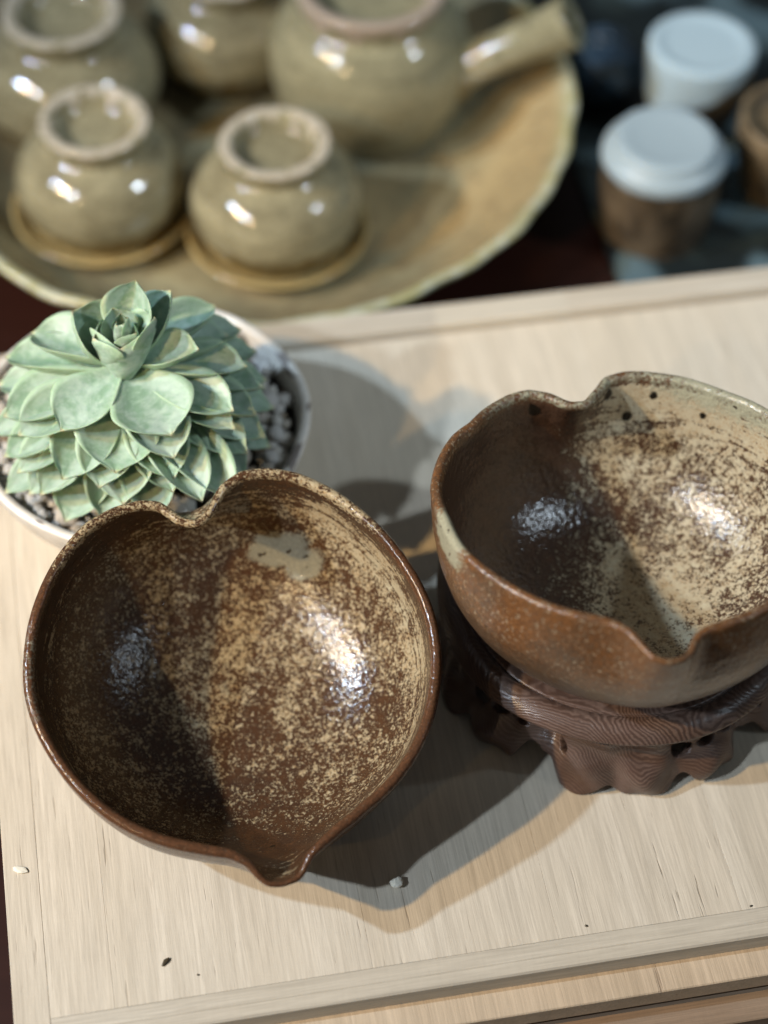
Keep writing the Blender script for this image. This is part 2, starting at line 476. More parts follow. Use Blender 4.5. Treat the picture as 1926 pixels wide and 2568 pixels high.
def masks_r(V, TH, inner, frac):
    n = len(V); A = np.zeros((n, 4)); B = np.zeros((n, 4)); x, y = V[:, 0], V[:, 1]
    i = inner == 1; o = inner == 0; rm = inner == 2
    dens = 0.57 * np.ones(n)
    dens -= 0.58 * sstep(-x, 0.1, 3.0)                                       # dark brown left half
    dens += 0.22 * np.exp(-((x - 0.9) / 1.5) ** 2 - ((y - 0.6) / 1.8) ** 2)
    dens -= 0.20 * np.exp(-((x - 0.2) / 1.6) ** 2 - ((y - 3.2) / 0.5) ** 2)
    dens -= 0.12 * np.exp(-((x - 2.6) / 1.2) ** 2 - ((y + 2.8) / 1.0) ** 2)
    bk = sstep(frac, 0.62, 0.9) * sstep(62 - adiff(TH, 55), 0, 30)
    dens += 0.30 * bk
    dens -= 0.35 * sstep(frac, 0.5, 0.9) * sstep(40 - adiff(TH, 125), 0, 25)
    A[:, 0] = np.where(i, dens, np.where(rm, 0.05, 0.05))
    olive = sstep(58 - adiff(TH, 92), 0, 12)
    right = sstep(50 - adiff(TH, 40), 0, 20)
    g = np.where(rm, np.maximum(olive * 0.55, right * 0.72), 0)
    g = np.where(i, np.clip(0.75 * right * sstep(frac, 0.72, 0.98) + 0.45 * olive * sstep(frac, 0.93, 0.995), 0, 1), g)
    g = np.where(o & (frac > 0.7), np.maximum(olive * 0.6, right * .8), g)
    lp = np.clip(1.35 - adiff(TH, 200) / 12.0, 0, 1)
    g = np.where(rm | (o & (frac > 0.80)), np.maximum(g, lp * np.where(o, sstep(frac, .8, .92), 1)), g)
    A[:, 1] = g
    A[:, 2] = np.where(i, sstep(frac, 0.5, 0.8), 0) * 0.45
    B[:, 0] = 0
    B[:, 1] = np.where(i, 0.45, 0.3)
    B[:, 2] = np.where(o, 1, np.where(rm, 1 - 0.6 * olive, 0))
    bl = np.zeros(n); zz = V[:, 2]
    for ad_, dz_, r in ((88, -1.15, 0.20), (121, -0.42, 0.26), (63, -0.75, 0.14), (97, -0.35, 0.22), (80, -0.45, 0.15), (33, -0.9, 0.12)):
        bl = np.maximum(bl, 1.1 * np.exp(-((np.radians(adiff(TH, ad_)) * 4.6) ** 2 + (zz - dz_) ** 2) / (r * r)))
    B[:, 3] = np.where(i, bl, 0)
    return A, B


M_GL = glaze_mat('speckled_brown_glaze', (0.076, 0.036, 0.017), (0.044, 0.023, 0.014), (0.29, 0.19, 0.09), (0.42, 0.365, 0.24),
                 (0.27, 0.265, 0.205), (0.120, 0.052, 0.024), (0.075, 0.047, 0.029), 0.14, 0.00026)
M_GR = glaze_mat('cream_brown_glaze', (0.074, 0.039, 0.023), (0.048, 0.027, 0.017), (0.34, 0.24, 0.13), (0.47, 0.42, 0.295),
                 (0.40, 0.385, 0.265), (0.190, 0.078, 0.025), (0.095, 0.062, 0.038), 0.15, 0.00028)


def tilt_matrix(n, c):
    n = Vector(n).normalized(); ux = Vector((1, 0, 0)); ux = (ux - n * ux.dot(n)).normalized(); uy = n.cross(ux)
    m = Matrix.Identity(4)
    for i in range(3): m[i][0], m[i][1], m[i][2], m[i][3] = ux[i], uy[i], n[i], c[i] * S
    return m


def tiltn(tx, ty):
    a, b = rad(tx), rad(ty); x, y = math.sin(b), -math.sin(a)
    return (x, y, math.sqrt(1 - x * x - y * y))


me = make_bowl('pouring_bowl', OUT_L, 4.25, masks_l, M_GL, seed=0.3)
fix_normals(me)
bowl_l = link('pouring_bowl', me); bowl_l.matrix_world = tilt_matrix(tiltn(18, 3), (-3.68, -8.55, 4.42))
tag(bowl_l, 'brown speckled heart-shaped pouring bowl tilted on the pale board in front of the succulent', 'bowl', 'glazed heart-shaped bowls')
me = make_bowl('pouring_bowl', OUT_R, 4.75, masks_r, M_GR, R0=5.1, seed=4.3, spout_a=273)
fix_normals(me)
bowl_r = link('pouring_bowl', me); bowl_r.matrix_world = tilt_matrix(tiltn(-9, 0), (6.33, -5.43, 7.42))
tag(bowl_r, 'cream and brown heart-shaped pouring bowl raised on the carved wooden stand', 'bowl', 'glazed heart-shaped bowls')


def foot(parent, mat, z):
    V, F = lathe(smooth_profile([(2.05, z + .3), (2.1, z - .05), (1.95, z - .22), (1.7, z - .22), (1.6, z + .3)], 4), 64)
    me = mesh_data('foot_ring', V, F, mat); attr(me, 'glaze_a', [[0, 0, 0, 0]] * len(V)); attr(me, 'glaze_b', [[0, 0, 1, 0]] * len(V))
    return link('foot_ring', me, parent)


foot(bowl_r, M_GR, -4.75)

# ------------------------------------------------------------------ carved stand
t = NT('carved_rosewood')
v = t.coord((1.0, 1.0, 1.5))
fld = t.noise(t.coord((1.0, 1.0, 0.8)), 40, 1, 0.4, 0.3)
fl2 = t.noise(t.coord((1, 1, 1)), 260, 2, 0.5)
zc = t.node('ShaderNodeSeparateXYZ', {0: t.node('ShaderNodeTexCoord').outputs['Object']}).outputs
phs = t.math('ADD', t.math('MULTIPLY', fld, 190.0), t.math('ADD', t.math('MULTIPLY', fl2, 11.0), t.math('ADD', t.math('MULTIPLY', zc[2], 6200.0), t.math('MULTIPLY', zc[0], 2300.0))))
wvs = t.math('MULTIPLY_ADD', t.math('SINE', phs), 0.5, 0.5)
n3 = t.noise(v, 120, 3, 0.6)
fine = t.noise(t.coord((1, 1, 3)), 900, 3, 0.6)
c = t.mix(t.math('MULTIPLY', t.mapr(wvs, 0.2, 0.8), t.mapr(t.noise(v, 35, 2, 0.5), 0.3, 0.6, 0.45, 1.0)), (0.082, 0.052, 0.040), (0.172, 0.114, 0.088))
c = t.mix(t.mapr(n3, 0.35, 0.7, 0, 0.55), c, (0.075, 0.036, 0.022))
c = t.mix(t.mapr(fine, 0.4, 0.7, 0, 0.35), c, (0.05, 0.022, 0.015))
M_STAND = t.out(c, 0.33, t.bump(t.math('ADD', wvs, fine), 0.0001, 0.6), Specular_IOR_Level=0.45)
SC = (6.45, -4.45)
stand = empty('carved_stand', (SC[0], SC[1], 0))
tag(stand, 'dark carved rosewood stand with pierced scroll feet holding up the cream bowl', 'stand')
prof = smooth_profile([(2.6, 2.12), (3.6, 2.30), (4.15, 2.42), (4.25, 2.36), (4.33, 2.46), (4.55, 2.52), (4.80, 2.42), (4.96, 2.20), (4.98, 2.10), (4.92, 2.02), (4.80, 1.99), (4.78, 1.93), (4.70, 1.88), (4.4, 1.86), (2.6, 1.86), (2.6, 2.12)], 6)
V, F = lathe(prof, 160, lambda r, z, a, i: (r + 0.025 * math.sin(5 * a + 1), z + 0.02 * math.sin(3 * a)))
ring = mob('top_ring', V, F, M_STAND, stand); fix_normals(ring.data)


def foot_prof(p):
    """height of the apron's lower edge, p = degrees from the foot's centre (period 72)."""
    g = lambda c_, w_: math.exp(-((p - c_) / w_) ** 2)
    z = 0.62 * sst(abs(p), 27, 32)
    z += 0.32 * g(-13.5, 3.2) + 0.50 * g(10.5, 3.6) + 0.16 * sst(p, 14, 22) + 0.05 * g(-3, 4)
    return min(z, 1.3)


def sst(x, a, b):
    q = min(max((x - a) / (b - a), 0), 1); return q * q * (3 - 2 * q)


nt, nz = 720, 30
HOLES = ((10, 1.28, 0.27, 0.30), (18.5, 1.38, 0.36, 0.19), (27.5, 1.42, 0.40, 0.17), (-29, 1.2, 0.12, 0.13))
V = []; keep = []
for k in range(nz):
    for j in range(nt):
        a = j * 0.5
        p = ((a - 279 + 36) % 72) - 36
        zb = foot_prof(p); q = k / (nz - 1)
        z = 1.90 + (zb - 1.90) * q
        hole = False
        da = p
        for hp, hz, ra, rb in HOLES:
            dx = (da - hp) * math.pi / 180 * 4.7; dz = z - hz
            d = math.hypot(dx / ra, dz / rb)
            if d < 0.80: hole = True
            elif d < 1.0:                                    # pull the border onto the ellipse
                f = 1.0 / max(d, 1e-3); dx *= f; dz *= f
                da = hp + dx / 4.7 * 180 / math.pi; z = hz + dz
        aa = rad(a + (da - p))
        low = 1 - (z / 1.90)
        flare = 0.30 * low ** 1.5 - 0.16 * math.exp(-((z - 1.35) / 0.35) ** 2)
        g = lambda c_, w_: math.exp(-((p - c_) / w_) ** 2)
        bul = 0.24 * g(-20, 6) * low + 0.26 * g(-1, 8) * math.exp(-((z - .5) / .6) ** 2) + 0.30 * g(18, 5) * math.exp(-((z - .55) / .35) ** 2) - 0.16 * g(8, 4) * math.exp(-((z - .9) / .5) ** 2) - 0.12 * g(-11, 3) * low
        bul += 0.05 * math.sin(p * 0.45 + z * 5)
        bul -= 0.30 * sst(abs(p), 27, 34)
        bul += 0.10 * mnoise.noise(Vector((4 * math.cos(aa), 4 * math.sin(aa), z * 1.3)))
        r = 4.78 + flare + bul
        V.append((r * math.cos(aa), r * math.sin(aa), z)); keep.append(not hole)
F = [f for f in grid_faces(nz, nt) if all(keep[i] for i in f)]
used = sorted({i for f in F for i in f}); idx = {o: n for n, o in enumerate(used)}
ap = mob('carved_apron', [V[i] for i in used], [tuple(idx[i] for i in f) for f in F], M_STAND, stand)
fix_normals(ap.data)
md = ap.modifiers.new('thick', 'SOLIDIFY'); md.thickness = 0.55 * S; md.offset = -1
md = ap.modifiers.new('soft', 'SUBSURF'); md.levels = 1; md.render_levels = 1

# ------------------------------------------------------------------ pot, gravel, succulent
PC = (-6.98, 0.62); PZ = 3.2
t = NT('cream_pot_glaze')
v = t.coord()
n1 = t.noise(v, 90, 4, 0.6)
c = t.mix(t.mapr(n1, 0.35, 0.7), (0.74, 0.71, 0.65), (0.60, 0.56, 0.49))
c = t.mix(t.mapr(t.noise(v, 260, 3, 0.6), 0.64, 0.70, 0, 0.6), c, (0.35, 0.30, 0.24))
c = t.mix(t.mapr(t.noise(t.coord((1, 1, 8)), 60, 2, 0.5), 0.66, 0.69, 0, 0.8), c, (0.12, 0.09, 0.08))
M_POT = t.out(c, 0.38, t.bump(t.noise(v, 200, 3, 0.6), 0.0003, 0.6))
prof = smooth_profile([(0, 0.25), (2.4, 0.22), (2.6, 0.0), (3.0, 0.0), (3.2, 0.25), (4.1, 1.5), (4.65, 2.7), (4.86, 3.45), (4.82, 3.62), (4.68, 3.64), (4.55, 3.5), (4.42, 2.9), (4.1, 2.2), (0, 2.0)], 5)
prof = [(r * 0.985, z * 0.885) for r, z in prof]
V, F = lathe(prof, 128, lambda r, z, a, i: (r * (1 + 0.008 * math.sin(3 * a + .5) + 0.005 * math.sin(7 * a)), z + 0.03 * math.sin(2 * a) * (r / 4.8)))
pot = empty('flower_pot', (PC[0], PC[1], 0)); tag(pot, 'round cream ceramic pot behind the left bowl, filled with gravel', 'flower pot')
pb = mob('pot_wall', V, F, M_POT, pot); fix_normals(pb.data)

t = NT('gravel_stone')
oi = t.node('ShaderNodeObjectInfo')
v = t.coord(rand=True)
c = t.ramp(oi.outputs['Random'], [(0.0, (0.24, 0.17, 0.11)), (0.22, (0.52, 0.45, 0.35)), (0.5, (0.72, 0.69, 0.63)), (0.8, (0.64, 0.63, 0.60)), (1.0, (0.76, 0.73, 0.64))])
c = t.mix(t.mapr(t.noise(v, 420, 3, 0.6), 0.4, 0.7, 0, 0.5), c, (0.26, 0.22, 0.17))
M_PEB = t.out(c, 0.75, t.bump(t.noise(v, 700, 3, 0.6), 0.0003, 0.8))
t = NT('dark_potting_soil')
M_SOIL = t.out(t.mix(t.noise(t.coord(), 500, 3, 0.6), (0.02, 0.016, 0.012), (0.09, 0.075, 0.06)), 0.9, t.bump(t.noise(t.coord(), 350, 4, 0.7), 0.002, 1))
gravel = empty('gravel_bed', (PC[0], PC[1], 2.25)); tag(gravel, 'pale grey pebbles covering the soil around the succulent in the cream pot', 'gravel')
V, F = lathe([(0, 0.32), (2, 0.30), (4.2, 0.26), (4.38, 0.1)], 64)
mob('soil', V, F, M_SOIL, gravel)
PEB = []
for k in range(6):
    bm = bmesh.new(); bmesh.ops.create_icosphere(bm, subdivisions=2, radius=1)
    for vv in bm.verts:
        p = vv.co.copy(); d = 1 + 0.42 * mnoise.noise(p * 1.1 + Vector((k * 9, 0, 0))) + 0.20 * mnoise.noise(p * 2.7 + Vector((0, k * 5, 0)))
        vv.co = Vector((p.x * d, p.y * d * 0.85, p.z * d * 0.72))
    me = bpy.data.meshes.new('pebble'); bm.to_mesh(me); bm.free(); me.materials.append(M_PEB)
    me.polygons.foreach_set('use_smooth', [True] * len(me.polygons)); PEB.append(me)
pts = []
tries = 0
while len(pts) < 290 and tries < 40000:
    tries += 1
    r = 4.28 * math.sqrt(random.random()); a = random.random() * 2 * math.pi
    if r < 1.9: continue
    ad = (math.degrees(a) + 360) % 360
    if 60 < ad < 175 and r < 3.6: continue
    x, y = r * math.cos(a), r * math.sin(a)
    z = 0.36 + random.random() * 0.12
    lay2 = len(pts) > 190
    if lay2: z += 0.26
    mind = 0.40 if not lay2 else 0.46
    if all((x - q[0]) ** 2 + (y - q[1]) ** 2 + (3 * (z - q[2])) ** 2 > mind ** 2 for q in pts): pts.append((x, y, z))
for x, y, z in pts:
    o = bpy.data.objects.new('pebble', random.choice(PEB)); col.objects.link(o); o.parent = gravel
    o.location = Vector((x, y, z)) * S
    o.rotation_euler = (random.uniform(-.6, .6), random.uniform(-.6, .6), random.random() * 6.28)
    s = random.choice((0.17, 0.2, 0.24, 0.28, 0.34)) * random.uniform(.9, 1.1); o.scale = (s * S,) * 3

t = NT('succulent_leaf')
A = t.node('ShaderNodeAttribute', attribute_name='leaf')
s_ = t.node('ShaderNodeSeparateColor', {0: A.outputs['Color']}).outputs     # r: edge, g: along, b: underside
oi = t.node('ShaderNodeObjectInfo')
tc = t.node('ShaderNodeTexCoord')
rnd = t.math('MULTIPLY', oi.outputs['Random'], 31.0)
mp = t.node('ShaderNodeMapping', {'Vector': tc.outputs['Object'], 'Location': rnd, 'Scale': (1.0, 0.55, 1.0)})
n1 = t.noise(mp.outputs[0], 2.6, 5, 0.68, 0.8)
n2 = t.noise(mp.outputs[0], 14, 4, 0.7)
age = t.node('ShaderNodeSeparateColor', {0: oi.outputs['Color']}).outputs[0]
c = t.mix(t.mapr(n1, 0.36, 0.62, smooth=True), (0.205, 0.32, 0.22), (0.365, 0.47, 0.39))
c = t.mix(t.mapr(n2, 0.5, 0.72, 0, 0.5), c, (0.50, 0.62, 0.50))
c = t.mix(t.mapr(n2, 0.28, 0.45, 0.45, 0), c, (0.15, 0.29, 0.17))
c = t.mix(t.math('MULTIPLY', age, t.mapr(n1, 0.4, 0.65, 0.15, 0.8)), c, (0.42, 0.49, 0.395))
c = t.mix(t.math('MULTIPLY', s_[0], 0.65), c, (0.42, 0.57, 0.36))
c = t.mix(t.mapr(s_[1], 0.955, 1.0), c, (0.50, 0.46, 0.28))
M_LEAF = t.out(c, 0.46, t.bump(t.math('ADD', n2, t.math('MULTIPLY', n1, 2)), 0.00016, 0.5), Specular_IOR_Level=0.35)
M_LEAF.node_tree.nodes['Principled BSDF'].inputs['Subsurface Weight'].default_value = 0.2
M_LEAF.node_tree.nodes['Principled BSDF'].inputs['Subsurface Radius'].default_value = (0.002, 0.004, 0.0015)
t = NT('succulent_stem'); M_STEM = t.out(t.mix(t.noise(t.coord(), 300), (0.16, 0.12, 0.06), (0.24, 0.2, 0.1)), 0.8)


def leaf_mesh(cup, bend, seed, sharp=1.0):
    """unit leaf: along +X from 0 to 1, half width 0.5 in Y, thickness in Z (up is the upper face)."""
    nu, nv = 22, 13
    top, bot, A1 = [], [], []
    rs = random.Random(seed)
    p1, p2 = rs.uniform(0, 6), rs.uniform(0, 6); as_ = rs.uniform(-.06, .06)
    for i in range(nu):
        u = i / (nu - 1)
        # outline: narrow base, widest at about two thirds, blunt end with a small point
        wdt = 0.26 + 0.74 * math.sin(min(u / 0.66, 1) * math.pi / 2) ** 1.5
        if u > 0.60:
            q = (u - 0.60) / 0.40
            wdt *= (max(1 - (min(q / 0.94, 1)) ** 2.2, 0)) ** 0.68 * (1 - 0.22 * sharp * math.exp(-((q - .92) / .09) ** 2))
            wdt = max(wdt, 0.55 * (1 - q) ** 0.85 if q > 0.88 else 0)
        wdt = max(wdt, 0.012) * 0.5
        for j in range(nv):
            s = -1 + 2 * j / (nv - 1)
            y = s * wdt * (1 + 0.03 * math.sin(5 * u + p1 + s)) + as_ * u * (1 - u)
            z = cup * (s * s) * wdt * 1.3 + bend * (u ** 2) + 0.10 * cup * math.sin(u * 3.1) * -0.4
            z += 0.25 * max(u - 0.86, 0) ** 1.0 * 0.6 + 0.008 * math.sin(9 * s + p2 + 6 * u)
            th = 0.165 * (1 - s ** 6 * 0.72) * (0.35 + 0.65 * math.sin(min(u * 1.15 + .12, 1) * math.pi) ** 0.7) if u < 0.999 else 0.006
            top.append((u, y, z)); bot.append((u, y * 0.985, z - max(th, 0.008)))
            e = max(abs(s) ** 6, max(0, (u - 0.93) / 0.07))
            A1.append((e, u, 0, 1))
    V = top + bot; n = nu * nv
    F = [(a, b, c_, d) for a, b, c_, d in grid_faces(nu, nv, False)]
    F += [(a, d, c_, b) for a, b, c_, d in grid_faces(nu, nv, False, n)]
    border = [i * nv for i in range(nu)] + [(nu - 1) * nv + j for j in range(1, nv)] + [i * nv + nv - 1 for i in range(nu - 2, -1, -1)] + [j for j in range(nv - 2, 0, -1)]
    for a, b in zip(border, border[1:] + border[:1]): F.append((a, b, b + n, a + n))
    me = mesh_data('leaf', V, F, M_LEAF, scale=1.0)
    attr(me, 'leaf', A1 + [(e, u, 1, 1) for e, u, _, _ in A1])
    fix_normals(me)
    return me


LM = [leaf_mesh(0.42, -0.06, 1), leaf_mesh(0.30, -0.13, 2), leaf_mesh(0.55, 0.02, 3), leaf_mesh(0.36, -0.02, 4), leaf_mesh(0.62, -0.10, 5)]
LM_UP = [leaf_mesh(0.62, 0.20, 6), leaf_mesh(0.8, 0.28, 7)]
AX = np.array([-7.05, -0.5, 0.0]); EO = np.array([-7.05, -0.5, 3.8]); ER = np.array([4.0, 3.3, 3.9])
plant = empty('succulent_plant', (AX[0], AX[1], 2.9))
tag(plant, 'pale green rosette succulent with layered pointed leaves growing in the cream pot', 'succulent')
V, F = lathe(smooth_profile([(0, 0.0), (0.75, 0.0), (0.62, 0.8), (0.55, 2.5), (0.4, 3.6), (0, 3.9)], 4), 24)
mob('stem', V, F, M_STEM, plant)
ORG = np.array([AX[0], AX[1], 2.9])


def add_leaf(B, T, width, me, roll=0.0, age=0.0, thick=1.0, upv=None):
    B = Vector(B); T = Vector(T); x = T - B; L = x.length; x.normalize()
    u = Vector(upv) if upv is not None else Vector((0, 0, 1)) + Vector((T - B).to_tuple()) * 0.0
    rdir = Vector((T.x - AX[0], T.y - AX[1], 0))
    if upv is None and rdir.length > 0: u = Vector((0, 0, 1)) + rdir.normalized() * 0.35
    z = (u - x * u.dot(x)).normalized(); y = z.cross(x)
    if roll: q = Matrix.Rotation(roll, 3, x); y = q @ y; z = q @ z
    m = Matrix.Identity(4)
    b = (B - Vector(ORG)) * S
    zt = min(width, 1.9) * thick
    for i in range(3):
        m[i][0] = x[i] * L * S; m[i][1] = y[i] * width * S; m[i][2] = z[i] * zt * S; m[i][3] = b[i]
    o = bpy.data.objects.new('leaf', me); col.objects.link(o); o.parent = plant
    o.matrix_local = m; o.color = (age, 0, 0, 1)
    return o


# leaf tips round the dome: (azimuth, tip height, width, kind, age, radius factor)
LEAVES = [(297.6, 6.34, 2.36, 1, 0, 1.0), (239.9, 6.33, 1.75, 1, 0, 1.0), (269.2, 5.57, 2.29, 1, 0.1, 1.0), (246.2, 5.04, 1.82, 0, 0.2, 1.0),
          (164.2, 5.73, 1.55, 2, 0, 1.03), (219.3, 5.59, 1.69, 3, 0.1, 1.0), (357.8, 7.16, 1.28, 2, 0, 1.0), (48.9, 6.63, 1.35, 2, 0.1, 1.26),
          (8.6, 6.06, 1.42, 2, 0.2, 1.0), (334.3, 6.02, 1.55, 3, 0.6, 1.0), (328.8, 5.66, 1.21, 3, 0.8, 1.0), (329.9, 4.84, 1.62, 0, 0.5, 1.0),
          (295.0, 5.69, 1.82, 3, 0.7, 1.0), (292.8, 5.12, 1.75, 3, 0.8, 1.0), (262.3, 4.99, 1.75, 3, 0.6, 1.0), (271.4, 4.49, 1.89, 3, 0.8, 1.0),
          (246.7, 3.5, 1.82, 0, 0.5, 1.01), (230.0, 3.94, 1.55, 3, 0.4, 1.0), (10.8, 4.32, 1.55, 0, 0.2, 1.01), (19.5, 4.95, 1.55, 0, 0.1, 1.03),
          (36.4, 6.06, 1.48, 2, 0.1, 1.14), (344.7, 4.69, 1.62, 0, 0.2, 1.0), (203.3, 5.61, 1.75, 0, 0, 1.0), (213.4, 4.6, 1.55, 3, 0.1, 1.0),
          (223.5, 4.5, 1.48, 3, 0.2, 1.0), (305.2, 4.88, 1.55, 0, 0.5, 1.0), (291.5, 4.75, 1.48, 0, 0.6, 1.0), (217.8, 3.5, 1.35, 3, 0.3, 1.06),
          (28.5, 5.62, 1.48, 0, 0.1, 1.1), (284, 4.0, 1.6, 2, 0.7, 1.05), (299, 4.85, 1.6, 0, 0.6, 1.2), (310, 4.5, 1.6, 2, 0.6, 1.2),
          (326, 4.1, 1.6, 2, 0.5, 1.0), (236, 4.2, 1.5, 0, 0.4, 1.0), (196, 4.6, 1.5, 0, 0.2, 1.0), (263, 3.8, 1.5, 2, 0.6, 1.0),
          (348, 4.1, 1.5, 0, 0.3, 1.0), (5, 5.4, 1.5, 2, 0.1, 1.0), (345, 5.4, 1.5, 2, 0.3, 1.0), (95, 5.9, 1.6, 2, 0.1, 1.0),
          (130, 5.2, 1.6, 2, 0.1, 1.0), (60, 5.0, 1.6, 2, 0.1, 1.0), (150, 6.2, 1.6, 2, 0.1, 1.0), (110, 4.3, 1.6, 2, 0.1, 1.0),
          (75, 4.2, 1.6, 2, 0.1, 1.0), (165, 4.6, 1.6, 2, 0.1, 1.0), (35, 6.1, 1.6, 2, 0.1, 1.0), (25, 4.2, 1.6, 2, 0.1, 1.0)]

for k, (az, zt, wd, kind, age, rf) in enumerate(LEAVES):
    q = math.sqrt(max(1 - ((zt - EO[2]) / ER[2]) ** 2, 0.02))
    T = (EO[0] + ER[0] * q * rf * math.cos(rad(az)), EO[1] + ER[1] * q * rf * math.sin(rad(az)), zt)
    zb = min(6.55, 5.0 + (zt - 3.8) * 0.62)
    B = (AX[0] + 0.22 * math.cos(rad(az)), AX[1] + 0.22 * math.sin(rad(az)), zb)
    add_leaf(B, T, wd, LM[kind], random.uniform(-.12, .12), age)
UPR = [(272, 46, 1.25, 1.8, 1), (205, 50, 1.4, 1.4, 0), (158, 40, 2.1, 1.75, 0), (72, 56, 2.15, 1.45, 0), (45, 42, 2.4, 1.3, 0), (8, 54, 1.7, 1.25, 0),
       (118, 60, 1.35, 1.1, 0), (335, 60, 1.1, 0.9, 1), (20, 76, 0.95, 0.55, 1), (235, 76, 0.85, 0.5, 1), (95, 80, 0.9, 0.5, 1), (305, 80, 0.75, 0.4, 1), (170, 80, 0.7, 0.4, 1)]
for k, (az, el, L, wd, kind) in enumerate(UPR):
    a, e = rad(az), rad(el)
    zb = 6.35 + 0.028 * (el - 44)
    B = np.array([AX[0] + .12 * math.cos(a), AX[1] + .12 * math.sin(a), zb])
    d = np.array([math.cos(e) * math.cos(a), math.cos(e) * math.sin(a), math.sin(e)])
    T = B + d * L
    upv = (-math.cos(a), -math.sin(a), 0.35)
    add_leaf(B, T, wd, LM_UP[kind], 0, 0.0, 1.0, upv)

# ------------------------------------------------------------------ crumbs on the board
t = NT('white_crumb'); M_CRUMB = t.out(t.mix(t.noise(t.coord(), 500), (0.62, 0.58, 0.46), (0.74, 0.71, 0.62)), 0.8)
t = NT('dark_seed'); M_SEED = t.out(t.mix(t.noise(t.coord((1, 1, 1)), 900), (0.03, 0.022, 0.012), (0.10, 0.075, 0.04)), 0.5)


def crumb(name, loc, s, mat, label, cat, rz=0.0, k=0):
    bm = bmesh.new(); bmesh.ops.create_icosphere(bm, subdivisions=3, radius=1)
    for vv in bm.verts:
        p = vv.co.copy(); d = 1 + 0.35 * mnoise.noise(p * 1.2 + Vector((k * 7.7, 3, 0))) + 0.12 * mnoise.noise(p * 3 + Vector((k, 0, 1)))
        vv.co = Vector((p.x * s[0] * d, p.y * s[1] * d, p.z * s[2] * d)) * S
    me = bpy.data.meshes.new(name); bm.to_mesh(me); bm.free(); me.materials.append(mat)
    me.polygons.foreach_set('use_smooth', [k != 1] * len(me.polygons))
    o = link(name, me, None, (loc[0], loc[1], s[2] * 0.85)); o.rotation_euler = (0, 0, rz)
    tag(o, label, cat); return o


crumb('loose_pebble', (0.58, -12.42), (0.17, 0.145, 0.12), M_CRUMB, 'small white pebble lying in the bowl shadow right of the front spout', 'pebble', 0.6, 1)
crumb('flake', (-9.06, -12.3), (0.20, 0.09, 0.035), M_CRUMB, 'tiny pale flake on the board near its left edge', 'crumb', -0.2, 2)
crumb('seed', (-5.13, -14.78), (0.125, 0.05, 0.045), M_SEED, 'small dark oval seed on the front left of the board', 'seed', 1.05, 5)
crumb('speck', (5.37, -13.47), (0.035, 0.03, 0.025), M_SEED, 'tiny dark speck on the board near the front rail, right of centre', 'speck', 0, 4)
crumb('speck', (9.6, -12.78), (0.04, 0.025, 0.02), M_SEED, 'tiny dark speck at the far right of the board near the front rail', 'speck', .4, 6)

crumb('speck', (-4.3, -15.1), (0.03, 0.025, 0.02), M_SEED, 'tiny dark speck on the front rail below the dark seed', 'speck', .2, 8)
crumb('speck', (3.9, -15.95), (0.05, 0.02, 0.02), M_SEED, 'tiny dark sliver on the lower ledge of the board', 'speck', 1.0, 9).location.z = -0.655 * S

# ------------------------------------------------------------------ tea set on the big plate
def celadon(name, c0, c1, band, foot_c, zfoot, zband, rough=0.09, speck=0.5):
    t = NT(name)
    v = t.coord()
    n1 = t.noise(t.coord((1, 1, 3.5), rand=True), 48, 5, 0.65, 0.5); n2 = t.noise(v, 420, 3, 0.6)
    c = t.mix(t.mapr(n1, 0.38, 0.66), c0, c1)
    c = t.mix(t.mapr(n2, 0.45, 0.7, 0, speck), c, tuple(x * 0.55 for x in c1))
    z = t.node('ShaderNodeSeparateXYZ', {0: t.node('ShaderNodeTexCoord').outputs['Object']}).outputs[2]
    zz = t.math('ADD', z, t.math('MULTIPLY', t.math('SUBTRACT', t.noise(t.coord((1, 1, 0.15)), 170, 3), 0.5), 0.016))
    c = t.mix(t.mapr(zz, (zband + 0.15) * S, (zband - 0.2) * S), c, band)
    c = t.mix(t.mapr(zz, (zfoot - 0.05) * S, (zfoot + 0.05) * S), c, foot_c)
    ring_ = t.node('ShaderNodeTexWave', {'Vector': v, 'Scale': 110.0, 'Distortion': 1.0, 'Detail': 1.0}, wave_type='BANDS', bands_direction='Z').outputs[1]
    return t.out(c, rough, t.bump(t.math('ADD', t.math('MULTIPLY', ring_, 0.25), n2), 0.0002, 0.5), Specular_IOR_Level=0.6)


CUP_TOP = 4.1
M_CUP = celadon('celadon_cup_glaze', (0.29, 0.26, 0.16), (0.165, 0.145, 0.085), (0.12, 0.08, 0.025), (0.40, 0.355, 0.275), 3.98, 1.05)
M_SAUCER = celadon('ochre_saucer_glaze', (0.40, 0.30, 0.13), (0.34, 0.245, 0.10), (0.22, 0.14, 0.05), (0.36, 0.29, 0.15), 9, 0.1)
M_TEAPOT = celadon('celadon_teapot_glaze', (0.28, 0.255, 0.155), (0.18, 0.165, 0.10), (0.15, 0.115, 0.05), (0.33, 0.265, 0.205), 5.42, 0.35)
CUP_P = smooth_profile([(2.05, 0.12), (2.2, 0.0), (2.35, 0.05), (2.62, 0.45), (2.90, 1.1), (2.96, 1.65), (2.84, 2.25), (2.5, 2.8), (2.05, 3.15), (1.80, 3.33), (1.76, 3.5), (1.86, 3.85), (1.90, 4.05), (1.82, 4.12), (1.60, 4.12), (1.46, 4.05), (1.36, 3.8), (1.2, 3.55), (0.7, 3.45), (0, 3.42)], 4)
V, F = lathe(CUP_P, 72, lambda r, z, a, i: (r * (1 + 0.012 * math.sin(2 * a + 1) + 0.006 * math.sin(5 * a)), z))
cup_me = mesh_data('cup_wall', V, F, M_CUP); fix_normals(cup_me)
